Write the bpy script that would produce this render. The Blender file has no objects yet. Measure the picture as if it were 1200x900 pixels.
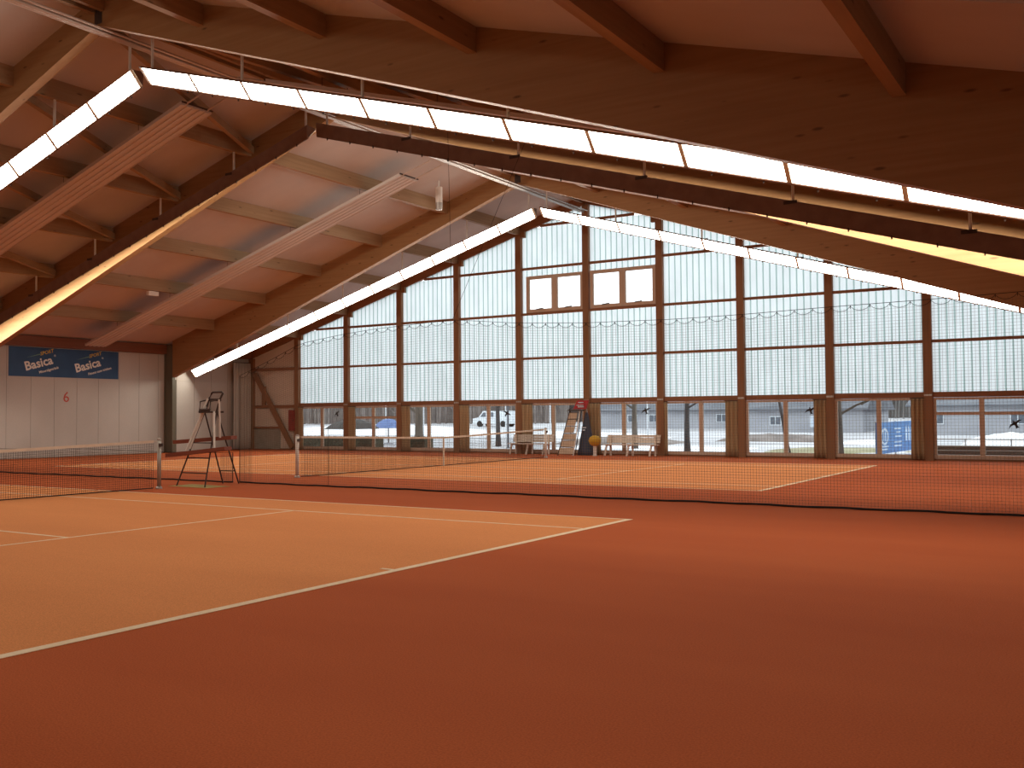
import bpy, bmesh, math, random
from mathutils import Vector, Matrix
random.seed(7)
S = bpy.context.scene
COL = S.collection

# ------------------------------------------------------------------ camera, world, exposure
CAM = Vector((18.063, -7.743, 1.546))
YAW, PITCH, ROLL, FPX = -0.559, 0.0330, -0.0072, 1141.1
fw = Vector((math.sin(YAW) * math.cos(PITCH), math.cos(YAW) * math.cos(PITCH), math.sin(PITCH)))
rt = Vector((math.cos(YAW), -math.sin(YAW), 0.0)); up = rt.cross(fw)
r2 = rt * math.cos(ROLL) + up * math.sin(ROLL); u2 = -rt * math.sin(ROLL) + up * math.cos(ROLL)
cam_data = bpy.data.cameras.new('camera'); cam = bpy.data.objects.new('camera', cam_data); COL.objects.link(cam)
cam.matrix_world = Matrix(((r2.x, u2.x, -fw.x, CAM.x), (r2.y, u2.y, -fw.y, CAM.y), (r2.z, u2.z, -fw.z, CAM.z), (0, 0, 0, 1)))
cam_data.sensor_width = 36.0; cam_data.lens = FPX * 36.0 / 1200.0; cam_data.clip_end = 600
S.camera = cam
W = bpy.data.worlds.new('overcast_sky'); S.world = W; W.use_nodes = True
bg = W.node_tree.nodes['Background']; bg.inputs[0].default_value = (0.92, 0.962, 1.0, 1); bg.inputs[1].default_value = 2.3
LAMP_STRENGTH = 23.5
LAMP_COLOR = (1.0, 0.92, 0.80, 1)
S.view_settings.view_transform = 'Standard'; S.view_settings.look = 'None'
S.view_settings.exposure = 0.0; S.view_settings.gamma = 1.0; S.view_settings.use_curve_mapping = False

# ------------------------------------------------------------------ materials
def lin(c):
    return tuple(((v / 255.0) / 12.92 if v / 255.0 <= 0.04045 else ((v / 255.0 + 0.055) / 1.055) ** 2.4) for v in c)
MATS = {}
def base(name):
    m = bpy.data.materials.new(name); m.use_nodes = True
    MATS[name] = m
    return m, m.node_tree, m.node_tree.nodes['Principled BSDF']
def noisy(name, c1, c2, scale=(4, 4, 4), rough=0.6, detail=4, bump=0.0, metal=0.0, coords='Object', spec=0.3, fine=None, nscale=1.0):
    m, t, p = base(name)
    tc = t.nodes.new('ShaderNodeTexCoord'); mp = t.nodes.new('ShaderNodeMapping'); mp.inputs['Scale'].default_value = scale
    t.links.new(tc.outputs[coords], mp.inputs[0])
    n = t.nodes.new('ShaderNodeTexNoise'); n.inputs['Scale'].default_value = nscale; n.inputs['Detail'].default_value = detail
    t.links.new(mp.outputs[0], n.inputs['Vector'])
    cr = t.nodes.new('ShaderNodeValToRGB'); cr.color_ramp.elements[0].position = 0.32; cr.color_ramp.elements[1].position = 0.68
    cr.color_ramp.elements[0].color = (*c1, 1); cr.color_ramp.elements[1].color = (*c2, 1)
    t.links.new(n.outputs['Fac'], cr.inputs[0])
    out = cr.outputs[0]
    if fine:
        n2 = t.nodes.new('ShaderNodeTexNoise'); n2.inputs['Scale'].default_value = fine[0]; n2.inputs['Detail'].default_value = 3
        t.links.new(tc.outputs[coords], n2.inputs['Vector'])
        mx = t.nodes.new('ShaderNodeMix'); mx.data_type = 'RGBA'; mx.blend_type = 'MULTIPLY'
        mr = t.nodes.new('ShaderNodeMapRange'); mr.inputs[1].default_value = 0.3; mr.inputs[2].default_value = 0.7
        mr.inputs[3].default_value = 1 - fine[1]; mr.inputs[4].default_value = 1 + fine[1]
        t.links.new(n2.outputs['Fac'], mr.inputs[0])
        mx.inputs[0].default_value = 1.0
        t.links.new(out, mx.inputs[6]); t.links.new(mr.outputs[0], mx.inputs[7]); out = mx.outputs[2]
        if bump:
            b = t.nodes.new('ShaderNodeBump'); b.inputs['Strength'].default_value = bump; b.inputs['Distance'].default_value = 0.01
            t.links.new(n2.outputs['Fac'], b.inputs['Height']); t.links.new(b.outputs[0], p.inputs['Normal'])
    t.links.new(out, p.inputs['Base Color'])
    p.inputs['Roughness'].default_value = rough; p.inputs['Metallic'].default_value = metal
    p.inputs['Specular IOR Level'].default_value = spec
    return m
def wood(name, c1, c2, axis, rough=0.6, knots=True):
    """grain stretched along one object axis, with dark knots"""
    m, t, p = base(name)
    tc = t.nodes.new('ShaderNodeTexCoord'); mp = t.nodes.new('ShaderNodeMapping')
    sc = [9.0, 9.0, 14.0]; sc[axis] = 0.5
    mp.inputs['Scale'].default_value = sc
    t.links.new(tc.outputs['Object'], mp.inputs[0])
    n = t.nodes.new('ShaderNodeTexNoise'); n.inputs['Scale'].default_value = 1.0; n.inputs['Detail'].default_value = 5
    t.links.new(mp.outputs[0], n.inputs['Vector'])
    cr = t.nodes.new('ShaderNodeValToRGB'); cr.color_ramp.elements[0].position = 0.25; cr.color_ramp.elements[1].position = 0.75
    cr.color_ramp.elements[0].color = (*c1, 1); cr.color_ramp.elements[1].color = (*c2, 1)
    t.links.new(n.outputs['Fac'], cr.inputs[0]); out = cr.outputs[0]
    if knots:
        mp2 = t.nodes.new('ShaderNodeMapping'); sc2 = [4.5, 4.5, 6.0]; sc2[axis] = 1.7
        mp2.inputs['Scale'].default_value = sc2; t.links.new(tc.outputs['Object'], mp2.inputs[0])
        v = t.nodes.new('ShaderNodeTexVoronoi'); v.inputs['Scale'].default_value = 0.8
        t.links.new(mp2.outputs[0], v.inputs['Vector'])
        mr = t.nodes.new('ShaderNodeMapRange'); mr.inputs[1].default_value = 0.05; mr.inputs[2].default_value = 0.13
        mr.inputs[3].default_value = 0.45; mr.inputs[4].default_value = 1.0
        t.links.new(v.outputs['Distance'], mr.inputs[0])
        mx = t.nodes.new('ShaderNodeMix'); mx.data_type = 'RGBA'; mx.blend_type = 'MULTIPLY'; mx.inputs[0].default_value = 1.0
        t.links.new(out, mx.inputs[6]); t.links.new(mr.outputs[0], mx.inputs[7]); out = mx.outputs[2]
    t.links.new(out, p.inputs['Base Color'])
    p.inputs['Roughness'].default_value = rough; p.inputs['Specular IOR Level'].default_value = 0.25
    return m
def carpet(name, c1, c2):
    m = noisy(name, c1, c2, scale=(0.12, 0.5, 1), rough=0.95, detail=5, bump=0.35, spec=0.05, fine=(85, 0.16), nscale=1.2)
    return m
def sheet(name, col, trans, gl=0.08):
    """translucent fibreglass"""
    m, t, p = base(name)
    out = t.nodes['Material Output']; t.nodes.remove(p)
    tc = t.nodes.new('ShaderNodeTexCoord'); mp = t.nodes.new('ShaderNodeMapping'); mp.inputs['Scale'].default_value = (0.9, 1, 0.35)
    t.links.new(tc.outputs['Object'], mp.inputs[0])
    n = t.nodes.new('ShaderNodeTexNoise'); n.inputs['Scale'].default_value = 2.3; n.inputs['Detail'].default_value = 5
    t.links.new(mp.outputs[0], n.inputs['Vector'])
    cr = t.nodes.new('ShaderNodeValToRGB'); cr.color_ramp.elements[0].position = 0.3; cr.color_ramp.elements[1].position = 0.7
    cr.color_ramp.elements[0].color = (*[c * 0.88 for c in trans], 1); cr.color_ramp.elements[1].color = (*trans, 1)
    t.links.new(n.outputs['Fac'], cr.inputs[0])
    tr = t.nodes.new('ShaderNodeBsdfTranslucent'); t.links.new(cr.outputs[0], tr.inputs[0])
    d = t.nodes.new('ShaderNodeBsdfDiffuse'); d.inputs[0].default_value = (*col, 1)
    a = t.nodes.new('ShaderNodeAddShader'); t.links.new(tr.outputs[0], a.inputs[0]); t.links.new(d.outputs[0], a.inputs[1])
    t.links.new(a.outputs[0], out.inputs[0])
    return m
def glass(name):
    m, t, p = base(name)
    out = t.nodes['Material Output']; t.nodes.remove(p)
    tr = t.nodes.new('ShaderNodeBsdfTransparent'); tr.inputs[0].default_value = (0.93, 0.95, 0.95, 1)
    g = t.nodes.new('ShaderNodeBsdfGlossy'); g.inputs['Roughness'].default_value = 0.02
    lw = t.nodes.new('ShaderNodeFresnel'); lw.inputs[0].default_value = 1.35
    n = t.nodes.new('ShaderNodeTexNoise'); n.inputs['Scale'].default_value = 0.4
    b = t.nodes.new('ShaderNodeBump'); b.inputs['Strength'].default_value = 0.02; t.links.new(n.outputs['Fac'], b.inputs['Height'])
    t.links.new(b.outputs[0], g.inputs['Normal'])
    mx = t.nodes.new('ShaderNodeMixShader'); t.links.new(lw.outputs[0], mx.inputs[0])
    t.links.new(tr.outputs[0], mx.inputs[1]); t.links.new(g.outputs[0], mx.inputs[2]); t.links.new(mx.outputs[0], out.inputs[0])
    return m
def emit(name, col, strength):
    m, t, p = base(name)
    out = t.nodes['Material Output']; t.nodes.remove(p)
    e = t.nodes.new('ShaderNodeEmission'); e.inputs[0].default_value = col; e.inputs[1].default_value = strength
    t.links.new(e.outputs[0], out.inputs[0])
    return m

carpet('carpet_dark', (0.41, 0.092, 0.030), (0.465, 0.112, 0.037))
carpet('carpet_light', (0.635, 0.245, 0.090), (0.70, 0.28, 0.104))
noisy('court_line', (0.78, 0.62, 0.42), (0.84, 0.70, 0.50), rough=0.9, spec=0.05)
noisy('ceiling_paint', (0.46, 0.39, 0.355), (0.52, 0.445, 0.405), scale=(0.3, 0.8, 1), rough=0.75, spec=0.2)
wood('glulam', (0.285, 0.145, 0.058), (0.35, 0.19, 0.082), 0)
wood('purlin_wood', (0.275, 0.165, 0.085), (0.36, 0.22, 0.12), 1)
wood('post_wood', (0.23, 0.112, 0.054), (0.30, 0.152, 0.076), 2, knots=False)
wood('girt_wood', (0.23, 0.10, 0.048), (0.30, 0.135, 0.065), 0, knots=False)
wood('window_wood', (0.50, 0.375, 0.28), (0.60, 0.455, 0.345), 2, knots=False)
wood('eave_wood', (0.16, 0.06, 0.030), (0.21, 0.082, 0.042), 1, knots=False)
wood('red_plank', (0.20, 0.06, 0.035), (0.28, 0.085, 0.05), 0, knots=False)
wood('bench_white', (0.70, 0.60, 0.50), (0.80, 0.71, 0.61), 0, knots=False)
wood('dark_timber', (0.10, 0.07, 0.055), (0.17, 0.125, 0.10), 0, knots=False)
noisy('wall_white', (0.44, 0.40, 0.355), (0.49, 0.45, 0.40), scale=(1, 0.7, 0.5), rough=0.8, fine=(20, 0.03))
noisy('board_white', (0.64, 0.57, 0.49), (0.70, 0.63, 0.55), scale=(0.7, 1, 2), rough=0.8)
noisy('board_grey', (0.31, 0.30, 0.25), (0.36, 0.35, 0.30), rough=0.8)
noisy('olive_steel', (0.115, 0.10, 0.068), (0.15, 0.132, 0.092), scale=(2, 2, .5), rough=0.5)
noisy('grey_steel', (0.42, 0.40, 0.37), (0.52, 0.50, 0.47), rough=0.4, metal=0.6)
noisy('dark_steel', (0.05, 0.032, 0.026), (0.075, 0.05, 0.04), rough=0.5, metal=0.2)
noisy('lamp_housing', (0.19, 0.115, 0.085), (0.23, 0.145, 0.11), rough=0.55)
noisy('lamp_frame', (0.60, 0.50, 0.38), (0.70, 0.60, 0.48), rough=0.5)
noisy('heater_white', (0.50, 0.42, 0.37), (0.56, 0.475, 0.42), scale=(.5, .5, 1), rough=0.55)
noisy('pipe_steel', (0.50, 0.43, 0.38), (0.62, 0.54, 0.48), scale=(3, .3, 3), rough=0.35, metal=0.5)
noisy('white_paint', (0.70, 0.66, 0.60), (0.78, 0.74, 0.68), rough=0.5)
noisy('black_cord', (0.012, 0.010, 0.010), (0.022, 0.018, 0.016), rough=0.8)
noisy('net_dark', (0.020, 0.017, 0.014), (0.035, 0.028, 0.022), rough=0.8)
noisy('net_divider', (0.16, 0.115, 0.075), (0.20, 0.145, 0.10), rough=0.8)
noisy('net_tape', (0.62, 0.52, 0.41), (0.72, 0.62, 0.50), rough=0.8)
noisy('post_grey', (0.36, 0.33, 0.28), (0.44, 0.41, 0.36), rough=0.4, metal=0.4)
noisy('banner_blue', (0.022, 0.065, 0.150), (0.032, 0.085, 0.185), scale=(1, 1.5, 1), rough=0.6)
noisy('banner_white', (0.74, 0.70, 0.63), (0.80, 0.77, 0.70), rough=0.7)
noisy('banner_yellow', (0.60, 0.40, 0.05), (0.68, 0.46, 0.08), rough=0.7)
noisy('banner_green', (0.16, 0.30, 0.20), (0.20, 0.36, 0.26), rough=0.7)
noisy('number_red', (0.42, 0.06, 0.04), (0.48, 0.075, 0.05), rough=0.7)
noisy('red_metal', (0.22, 0.022, 0.018), (0.28, 0.032, 0.026), rough=0.45)
noisy('seat_red', (0.36, 0.018, 0.025), (0.44, 0.026, 0.034), rough=0.6)
noisy('cover_blue', (0.046, 0.062, 0.098), (0.070, 0.090, 0.135), scale=(3, 3, .7), rough=0.75)
noisy('ball_yellow', (0.50, 0.28, 0.03), (0.60, 0.36, 0.045), rough=0.8)
noisy('tan_panel', (0.46, 0.35, 0.25), (0.54, 0.42, 0.31), rough=0.6)
noisy('curtain_tan', (0.36, 0.25, 0.14), (0.44, 0.31, 0.18), scale=(6, 6, .4), rough=0.9)
noisy('tarp_white', (0.48, 0.45, 0.40), (0.56, 0.53, 0.475), scale=(2, 2, .4), rough=0.5)
noisy('bird_black', (0.008, 0.008, 0.009), (0.014, 0.014, 0.015), rough=0.6)
sheet('fibre_sheet', (0.10, 0.11, 0.11), (0.60, 0.645, 0.645))
sheet('fibre_rib', (0.07, 0.10, 0.09), (0.36, 0.48, 0.46))
glass('window_glass')
emit('lamp_diffuser', LAMP_COLOR, LAMP_STRENGTH)
emit('lamp_diffuser_dimmed', LAMP_COLOR, LAMP_STRENGTH * .38)
# outdoors
noisy('snow', (0.72, 0.74, 0.78), (0.84, 0.85, 0.88), rough=0.7)
noisy('asphalt_snow', (0.30, 0.30, 0.31), (0.62, 0.63, 0.66), scale=(.12, .5, 1), rough=0.9, detail=6)
noisy('grass_winter', (0.20, 0.19, 0.10), (0.36, 0.34, 0.22), scale=(.5, .9, 1), rough=0.95, detail=6)
noisy('bark', (0.10, 0.085, 0.07), (0.17, 0.145, 0.12), scale=(6, 6, 1), rough=0.9)
noisy('bark_dark', (0.05, 0.045, 0.045), (0.09, 0.08, 0.078), scale=(6, 6, 1), rough=0.9)
noisy('hedge_green', (0.045, 0.05, 0.032), (0.09, 0.092, 0.062), scale=(6, 6, 6), rough=0.9)
noisy('bush_brown', (0.17, 0.145, 0.135), (0.28, 0.245, 0.225), scale=(1, 1, 1), rough=0.95)
noisy('forest_grey', (0.13, 0.125, 0.12), (0.22, 0.21, 0.20), scale=(.5, .5, .3), rough=0.95, detail=7)
noisy('render_grey', (0.34, 0.35, 0.38), (0.42, 0.43, 0.46), scale=(.3, .3, .6), rough=0.85)
noisy('roof_slate', (0.11, 0.12, 0.14), (0.17, 0.18, 0.20), scale=(.4, 1, 1), rough=0.8)
noisy('window_dark', (0.10, 0.115, 0.14), (0.16, 0.18, 0.21), rough=0.2)
noisy('parasol_grey', (0.035, 0.034, 0.032), (0.055, 0.053, 0.05), rough=0.85)
noisy('parasol_blue', (0.11, 0.17, 0.36), (0.15, 0.22, 0.42), rough=0.85)
noisy('van_white', (0.62, 0.66, 0.70), (0.72, 0.76, 0.79), rough=0.3)
noisy('sign_blue', (0.055, 0.16, 0.36), (0.085, 0.215, 0.44), scale=(1, 1, 2), rough=0.5)
noisy('sign_white', (0.50, 0.58, 0.68), (0.60, 0.68, 0.76), rough=0.6)
noisy('mat_blue', (0.12, 0.26, 0.50), (0.16, 0.32, 0.58), rough=0.9)
noisy('rubber_black', (0.015, 0.015, 0.016), (0.025, 0.025, 0.026), rough=0.8)

# ------------------------------------------------------------------ mesh helpers
class MB:
    def __init__(s): s.v = []; s.f = []; s.m = []
    def add(s, vs, fs, mi=0):
        o = len(s.v); s.v += [tuple(v) for v in vs]
        for f in fs: s.f.append([i + o for i in f]); s.m.append(mi)
    def box(s, x0, x1, y0, y1, z0, z1, mi=0):
        s.hexa([(x0, y0, z0), (x1, y0, z0), (x1, y1, z0), (x0, y1, z0), (x0, y0, z1), (x1, y0, z1), (x1, y1, z1), (x0, y1, z1)], mi)
        return s
    def hexa(s, p, mi=0):
        s.add(p, [(0, 3, 2, 1), (4, 5, 6, 7), (0, 1, 5, 4), (1, 2, 6, 5), (2, 3, 7, 6), (3, 0, 4, 7)], mi)
    def prism(s, poly, axis, a, b, mi=0):
        """poly: 2-D points in the plane normal to axis (0:(y,z) 1:(x,z) 2:(x,y)), extruded from a to b"""
        def P(q, d):
            return (d, q[0], q[1]) if axis == 0 else (q[0], d, q[1]) if axis == 1 else (q[0], q[1], d)
        n = len(poly)
        s.add([P(q, a) for q in poly] + [P(q, b) for q in poly],
              [tuple(range(n - 1, -1, -1)), tuple(range(n, 2 * n))] + [(i, (i + 1) % n, n + (i + 1) % n, n + i) for i in range(n)], mi)
        return s
    def tube(s, pts, r, n=6, mi=0, cap=True):
        pts = [Vector(p) for p in pts]
        rs = r if isinstance(r, (list, tuple)) else [r] * len(pts)
        rings = []
        for i, p in enumerate(pts):
            d = (pts[min(i + 1, len(pts) - 1)] - pts[max(i - 1, 0)]).normalized()
            a = Vector((0, 0, 1)) if abs(d.z) < 0.9 else Vector((1, 0, 0))
            u = d.cross(a).normalized(); w = d.cross(u)
            rings.append([p + (u * math.cos(2 * math.pi * k / n + math.pi / n) + w * math.sin(2 * math.pi * k / n + math.pi / n)) * rs[i] for k in range(n)])
        fs = []
        for i in range(len(pts) - 1):
            for k in range(n): fs.append((i * n + k, i * n + (k + 1) % n, (i + 1) * n + (k + 1) % n, (i + 1) * n + k))
        if cap: fs += [tuple(range(n - 1, -1, -1)), tuple(range((len(pts) - 1) * n, len(pts) * n))]
        s.add([v for R in rings for v in R], fs, mi)
        return s
    def plank(s, a, b, w, h, upv=(0, 0, 1), mi=0):
        """bar from a to b, w across, h along upv"""
        a, b = Vector(a), Vector(b); d = (b - a).normalized(); u = Vector(upv)
        sd = d.cross(u).normalized(); u = sd.cross(d).normalized()
        p = []
        for e in (-h / 2, h / 2):
            p += [a - sd * w / 2 + u * e, a + sd * w / 2 + u * e, b + sd * w / 2 + u * e, b - sd * w / 2 + u * e]
        s.hexa(p, mi); return s
    def lathe(s, prof, c, n=16, mi=0):
        vs = []; fs = []
        for r, z in prof:
            for k in range(n): vs.append((c[0] + r * math.cos(2 * math.pi * k / n), c[1] + r * math.sin(2 * math.pi * k / n), c[2] + z))
        for i in range(len(prof) - 1):
            for k in range(n): fs.append((i * n + k, i * n + (k + 1) % n, (i + 1) * n + (k + 1) % n, (i + 1) * n + k))
        fs += [tuple(range(n - 1, -1, -1)), tuple(range((len(prof) - 1) * n, len(prof) * n))]
        s.add(vs, fs, mi); return s
    def build(s, name, mats, parent=None, smooth=False):
        me = bpy.data.meshes.new(name); me.from_pydata(s.v, [], s.f)
        for k in ([mats] if isinstance(mats, str) else mats): me.materials.append(MATS[k])
        if not isinstance(mats, str): me.polygons.foreach_set('material_index', s.m)
        bm = bmesh.new(); bm.from_mesh(me); bmesh.ops.recalc_face_normals(bm, faces=bm.faces); bm.to_mesh(me); bm.free()
        if smooth: me.polygons.foreach_set('use_smooth', [True] * len(me.polygons))
        me.update()
        return link(name, me, parent)
def link(name, me, parent=None):
    o = bpy.data.objects.new(name, me); COL.objects.link(o)
    if parent is not None:
        o.parent = parent; o.matrix_parent_inverse = Matrix.Translation(parent.location).inverted()
    return o
def tag(o, label=None, cat=None, group=None, kind=None):
    for k, v in (('label', label), ('category', cat), ('group', group), ('kind', kind)):
        if v: o[k] = v
    return o
def empty(name, loc, label, cat, group=None, kind=None):
    o = bpy.data.objects.new(name, None); COL.objects.link(o); o.location = loc; o.empty_display_size = 0.1
    return tag(o, label, cat, group, kind)
def struct(o, label=None, cat=None):
    return tag(o, label, cat, None, 'structure')
def text_mesh(body, size, mat_name, name, origin, ex, ey, parent, extrude=0.004, shear=0.0, bold=0.0, align='LEFT'):
    """flat lettering laid on a plane: ex = reading direction, ey = up of the letters"""
    cu = bpy.data.curves.new('t', 'FONT'); cu.body = body; cu.size = size; cu.extrude = extrude; cu.shear = shear; cu.offset = bold
    cu.align_x = align; cu.resolution_u = 2
    t = bpy.data.objects.new('t', cu); COL.objects.link(t)
    dg = bpy.context.evaluated_depsgraph_get()
    me = bpy.data.meshes.new_from_object(t.evaluated_get(dg)); bpy.data.objects.remove(t); bpy.data.curves.remove(cu)
    ex, ey = Vector(ex).normalized(), Vector(ey).normalized(); ez = ex.cross(ey)
    M = Matrix(((ex.x, ey.x, ez.x, origin[0]), (ex.y, ey.y, ez.y, origin[1]), (ex.z, ey.z, ez.z, origin[2]), (0, 0, 0, 1)))
    me.transform(M); me.materials.clear(); me.materials.append(MATS[mat_name]); me.name = name
    return link(name, me, parent)

# ------------------------------------------------------------------ hall dimensions
RX = 0.1                      # ridge
XL, XR = -18.9, 19.1          # inner faces of the long walls
YF, YG = -9.6, 26.64          # front wall, glazed gable
CZ, CS = 10.41, 0.29          # ceiling ridge height, slope
BZ, BS = 9.78, 0.345          # beam underside
PITCHX = 3.15                 # post and purlin spacing
D = 17.054                    # distance between court centres
def cz(x): return CZ - CS * abs(x - RX)
def bz(x): return BZ - BS * abs(x - RX)
FRAMES = [(-4.85, -4.63), (4.75, 4.97), (11.85, 12.07), (21.45, 21.67)]

# ------------------------------------------------------------------ floor and courts
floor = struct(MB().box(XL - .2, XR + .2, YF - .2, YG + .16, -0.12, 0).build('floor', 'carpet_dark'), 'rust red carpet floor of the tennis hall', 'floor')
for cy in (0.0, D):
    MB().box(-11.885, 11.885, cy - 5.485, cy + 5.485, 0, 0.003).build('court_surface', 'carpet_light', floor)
    def line(x0, x1, y0, y1):
        MB().box(x0, x1, cy + y0, cy + y1, 0.003, 0.006).build('court_line', 'court_line', floor)
    for s in (-1, 1):
        line(*sorted((s * 11.785, s * 11.885)), -5.485, 5.485)
        line(*sorted((s * 6.35, s * 6.40)), -4.115, 4.115)
        line(*sorted((s * 11.63, s * 11.785)), -0.025, 0.025)
        a, b = sorted((s * 5.485, s * 5.435)); line(-11.785, 11.785, a, b)
        a, b = sorted((s * 4.115, s * 4.065)); line(-11.785, 11.785, a, b)
    line(-6.35, 6.35, -0.025, 0.025)

# ------------------------------------------------------------------ ceiling with purlins and braces
m = MB()
m.prism([(RX, CZ), (RX, CZ + .25), (XL - .3, cz(XL - .3) + .25), (XL - .3, cz(XL - .3))], 1, YF - .2, YG + .3)
m.prism([(RX, CZ), (RX, CZ + .25), (XR + .3, cz(XR + .3) + .25), (XR + .3, cz(XR + .3))], 1, YF - .2, YG + .3)
ceiling = struct(m.build('ceiling', 'ceiling_paint'), 'pale pitched ceiling between dark roof beams', 'ceiling')
bays = [(YF, FRAMES[0][0]), (FRAMES[0][1], FRAMES[1][0]), (FRAMES[1][1], FRAMES[2][0]), (FRAMES[2][1], FRAMES[3][0]), (FRAMES[3][1], YG - .05)]
for (y0, y1) in bays:
    for k in range(-5, 6):
        if k == 0: continue
        x = RX + PITCHX * k; w = 0.08
        m = MB().prism([(x - w, cz(x - w)), (x + w, cz(x + w)), (x + w, cz(x) - .43), (x - w, cz(x) - .43)], 1, y0, y1)
        m.build('purlin', 'purlin_wood', ceiling)
    for s in (-1, 1):
        x0, x1 = sorted((RX + s * 0.09, RX + s * 0.2))
        MB().prism([(x0, cz(x0)), (x1, cz(x1)), (x1, CZ - .36), (x0, CZ - .36)], 1, y0, y1).build('purlin', 'purlin_wood', ceiling)
y0, y1 = bays[2]
for s in (-1, 1):
    for k in range(0, 5):
        xa, xb = RX + s * (PITCHX * k + .25), RX + s * (PITCHX * (k + 1) - .1)
        MB().plank((xa, y0, cz(xa) - .30), (xb, y1, cz(xb) - .30), .14, .2).build('diagonal_brace', 'purlin_wood', ceiling)
for (y0, y1) in bays:
    MB().box(XL, XL + .18, y0, y1, cz(XL) - .42, cz(XL) - .005).build('eave_beam', 'eave_wood', ceiling)
    MB().box(XR - .18, XR, y0, y1, cz(XR) - .42, cz(XR) - .005).build('eave_beam', 'eave_wood', ceiling)

# ------------------------------------------------------------------ long walls
wl = struct(MB().box(XL - .22, XL - .03, YF - .2, YG + .1, 0, 5.1).build('wall_left', 'wall_white'), 'white panelled side wall with a blue banner', 'wall')
y = 12.02
while y < 26.4:
    y1 = min(y + 1.012, YG - .12)
    for (z0, z1) in ((0.02, 3.275), (3.29, 4.47)):
        MB().box(XL - .03, XL, y + .006, y1 - .006, z0, z1).build('wall_panel', 'wall_white', wl)
    y += 1.012
wr = struct(MB().box(XR, XR + .2, YF - .2, YG + .1, 0, 5.1).build('wall_right', 'wall_white'), 'white side wall behind the viewer', 'wall')
m = MB().prism([(XL - .2, 0), (XR + .2, 0), (XR + .2, cz(XR + .2)), (RX, CZ), (XL - .2, cz(XL - .2))], 1, YF - .2, YF)
struct(m.build('wall_front', 'wall_white'), 'white gable wall behind the viewer', 'wall')

# ------------------------------------------------------------------ roof frames
BEAM_LABEL = {
    (0, -1): 'glulam roof beam over the left half, nearest the viewer',
    (0, 1): 'glulam roof beam over the right half, nearest the viewer',
    (1, -1): 'brown glulam beam falling left in the top left corner',
    (1, 1): 'huge dark glulam beam crossing the whole upper right of the view',
    (2, -1): 'glulam beam falling left, its lower edge glowing yellow from a lamp run',
    (2, 1): 'glulam beam lit yellow behind the dark backed lamp run on the right',
    (3, -1): 'glulam beam falling left to the olive column, nearest the glazed gable',
    (3, 1): 'dark glulam beam falling right in front of the glazed gable',
}
for i, (y0, y1) in enumerate(FRAMES):
    for s in (-1, 1):
        xe = XL + .57 if s < 0 else XR - .57
        low = .09 if i == 2 else 0
        o = MB().prism([(RX, BZ - low), (RX, CZ), (xe, cz(xe)), (xe, bz(xe) - low)], 1, y0, y1).build('glulam_beam', 'glulam')
        tag(o, BEAM_LABEL[(i, s)], 'beam', 'tapered glulam roof beams')
        # column: steel H section standing on the floor against the wall
        xa, xb = (XL, XL + .57) if s < 0 else (XR - .57, XR)
        c = empty('steel_column', ((xa + xb) / 2, (y0 + y1) / 2, 0),
                  'olive steel column below the beam nearest the glazed gable, left wall' if (i, s) == (3, -1) else
                  ['steel column on the %s wall, first from the viewer', 'steel column on the %s wall, second from the viewer',
                   'steel column on the %s wall, third from the viewer', 'steel column on the %s wall, nearest the glazing'][i] % ('left' if s < 0 else 'right'),
                  'column', 'steel wall columns')
        top = cz(xa if s < 0 else xb) - .03
        MB().box(xa, xa + .05, y0, y1, 0.02, top).build('flange', 'olive_steel', c)
        MB().box(xb - .05, xb, y0, y1, 0.02, top if s > 0 else bz(xb) - .11).build('flange', 'olive_steel', c)
        MB().box(xa + .05, xb - .05, y0 + .03, y1 - .03, 0.02, cz(xb if s < 0 else xa) - .15).build('web_plate', 'olive_steel', c)
        MB().box(xa, xb, y0 - .02, y1 + .02, 0, 0.02).build('base_plate', 'dark_steel', c)
    # steel shoe joining both halves
    tag(MB().box(RX - .12, RX + .12, y0 - .008, y0 - .0005, BZ + .03, BZ + .5).build('ridge_plate', 'dark_steel'),
        'dark steel ridge plate on roof frame %s' % ['behind the viewer', 'in the top left corner', 'above the middle lamp run', 'nearest the gable'][i], 'plate', 'ridge plates')

# ------------------------------------------------------------------ gable wall
POSTS = [RX + PITCHX * k for k in range(-6, 7)]
wb = struct(MB().box(XL - .2, XR + .2, YG + .0, YG + .14, -.02, 0.055).build('wall_back', 'girt_wood'), 'glazed timber gable wall with translucent sheets', 'wall')
def rz(x): return cz(x) - .40          # rafter underside
GIRTS = [2.15, 3.91, 5.74, 7.62, 9.35]
for k, x in enumerate(POSTS):
    hw = .135 if 0 < k < 12 else .2
    x0, x1 = max(x - hw, XL), min(x + hw, XR)
    zt = min(rz(x0), rz(x1))
    MB().box(x0, x1, YG - .12, YG + .12, 0, zt).build('post', 'post_wood', wb)
    if 0 < k < 12 and k != 6:
        xx = x + (.22 if k < 6 else -.22)
        MB().box(xx - .1, xx + .1, YG - .1, YG + .04, rz(x) - .16, cz(x) - .30).build('purlin_block', 'post_wood', wb)
for s in (-1, 1):
    xe = XL if s < 0 else XR
    MB().prism([(RX, CZ - .40), (RX, CZ - .01), (xe, cz(xe) - .01), (xe, cz(xe) - .40)], 1, YG - .02, YG + .14).build('rafter', 'girt_wood', wb)
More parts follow.
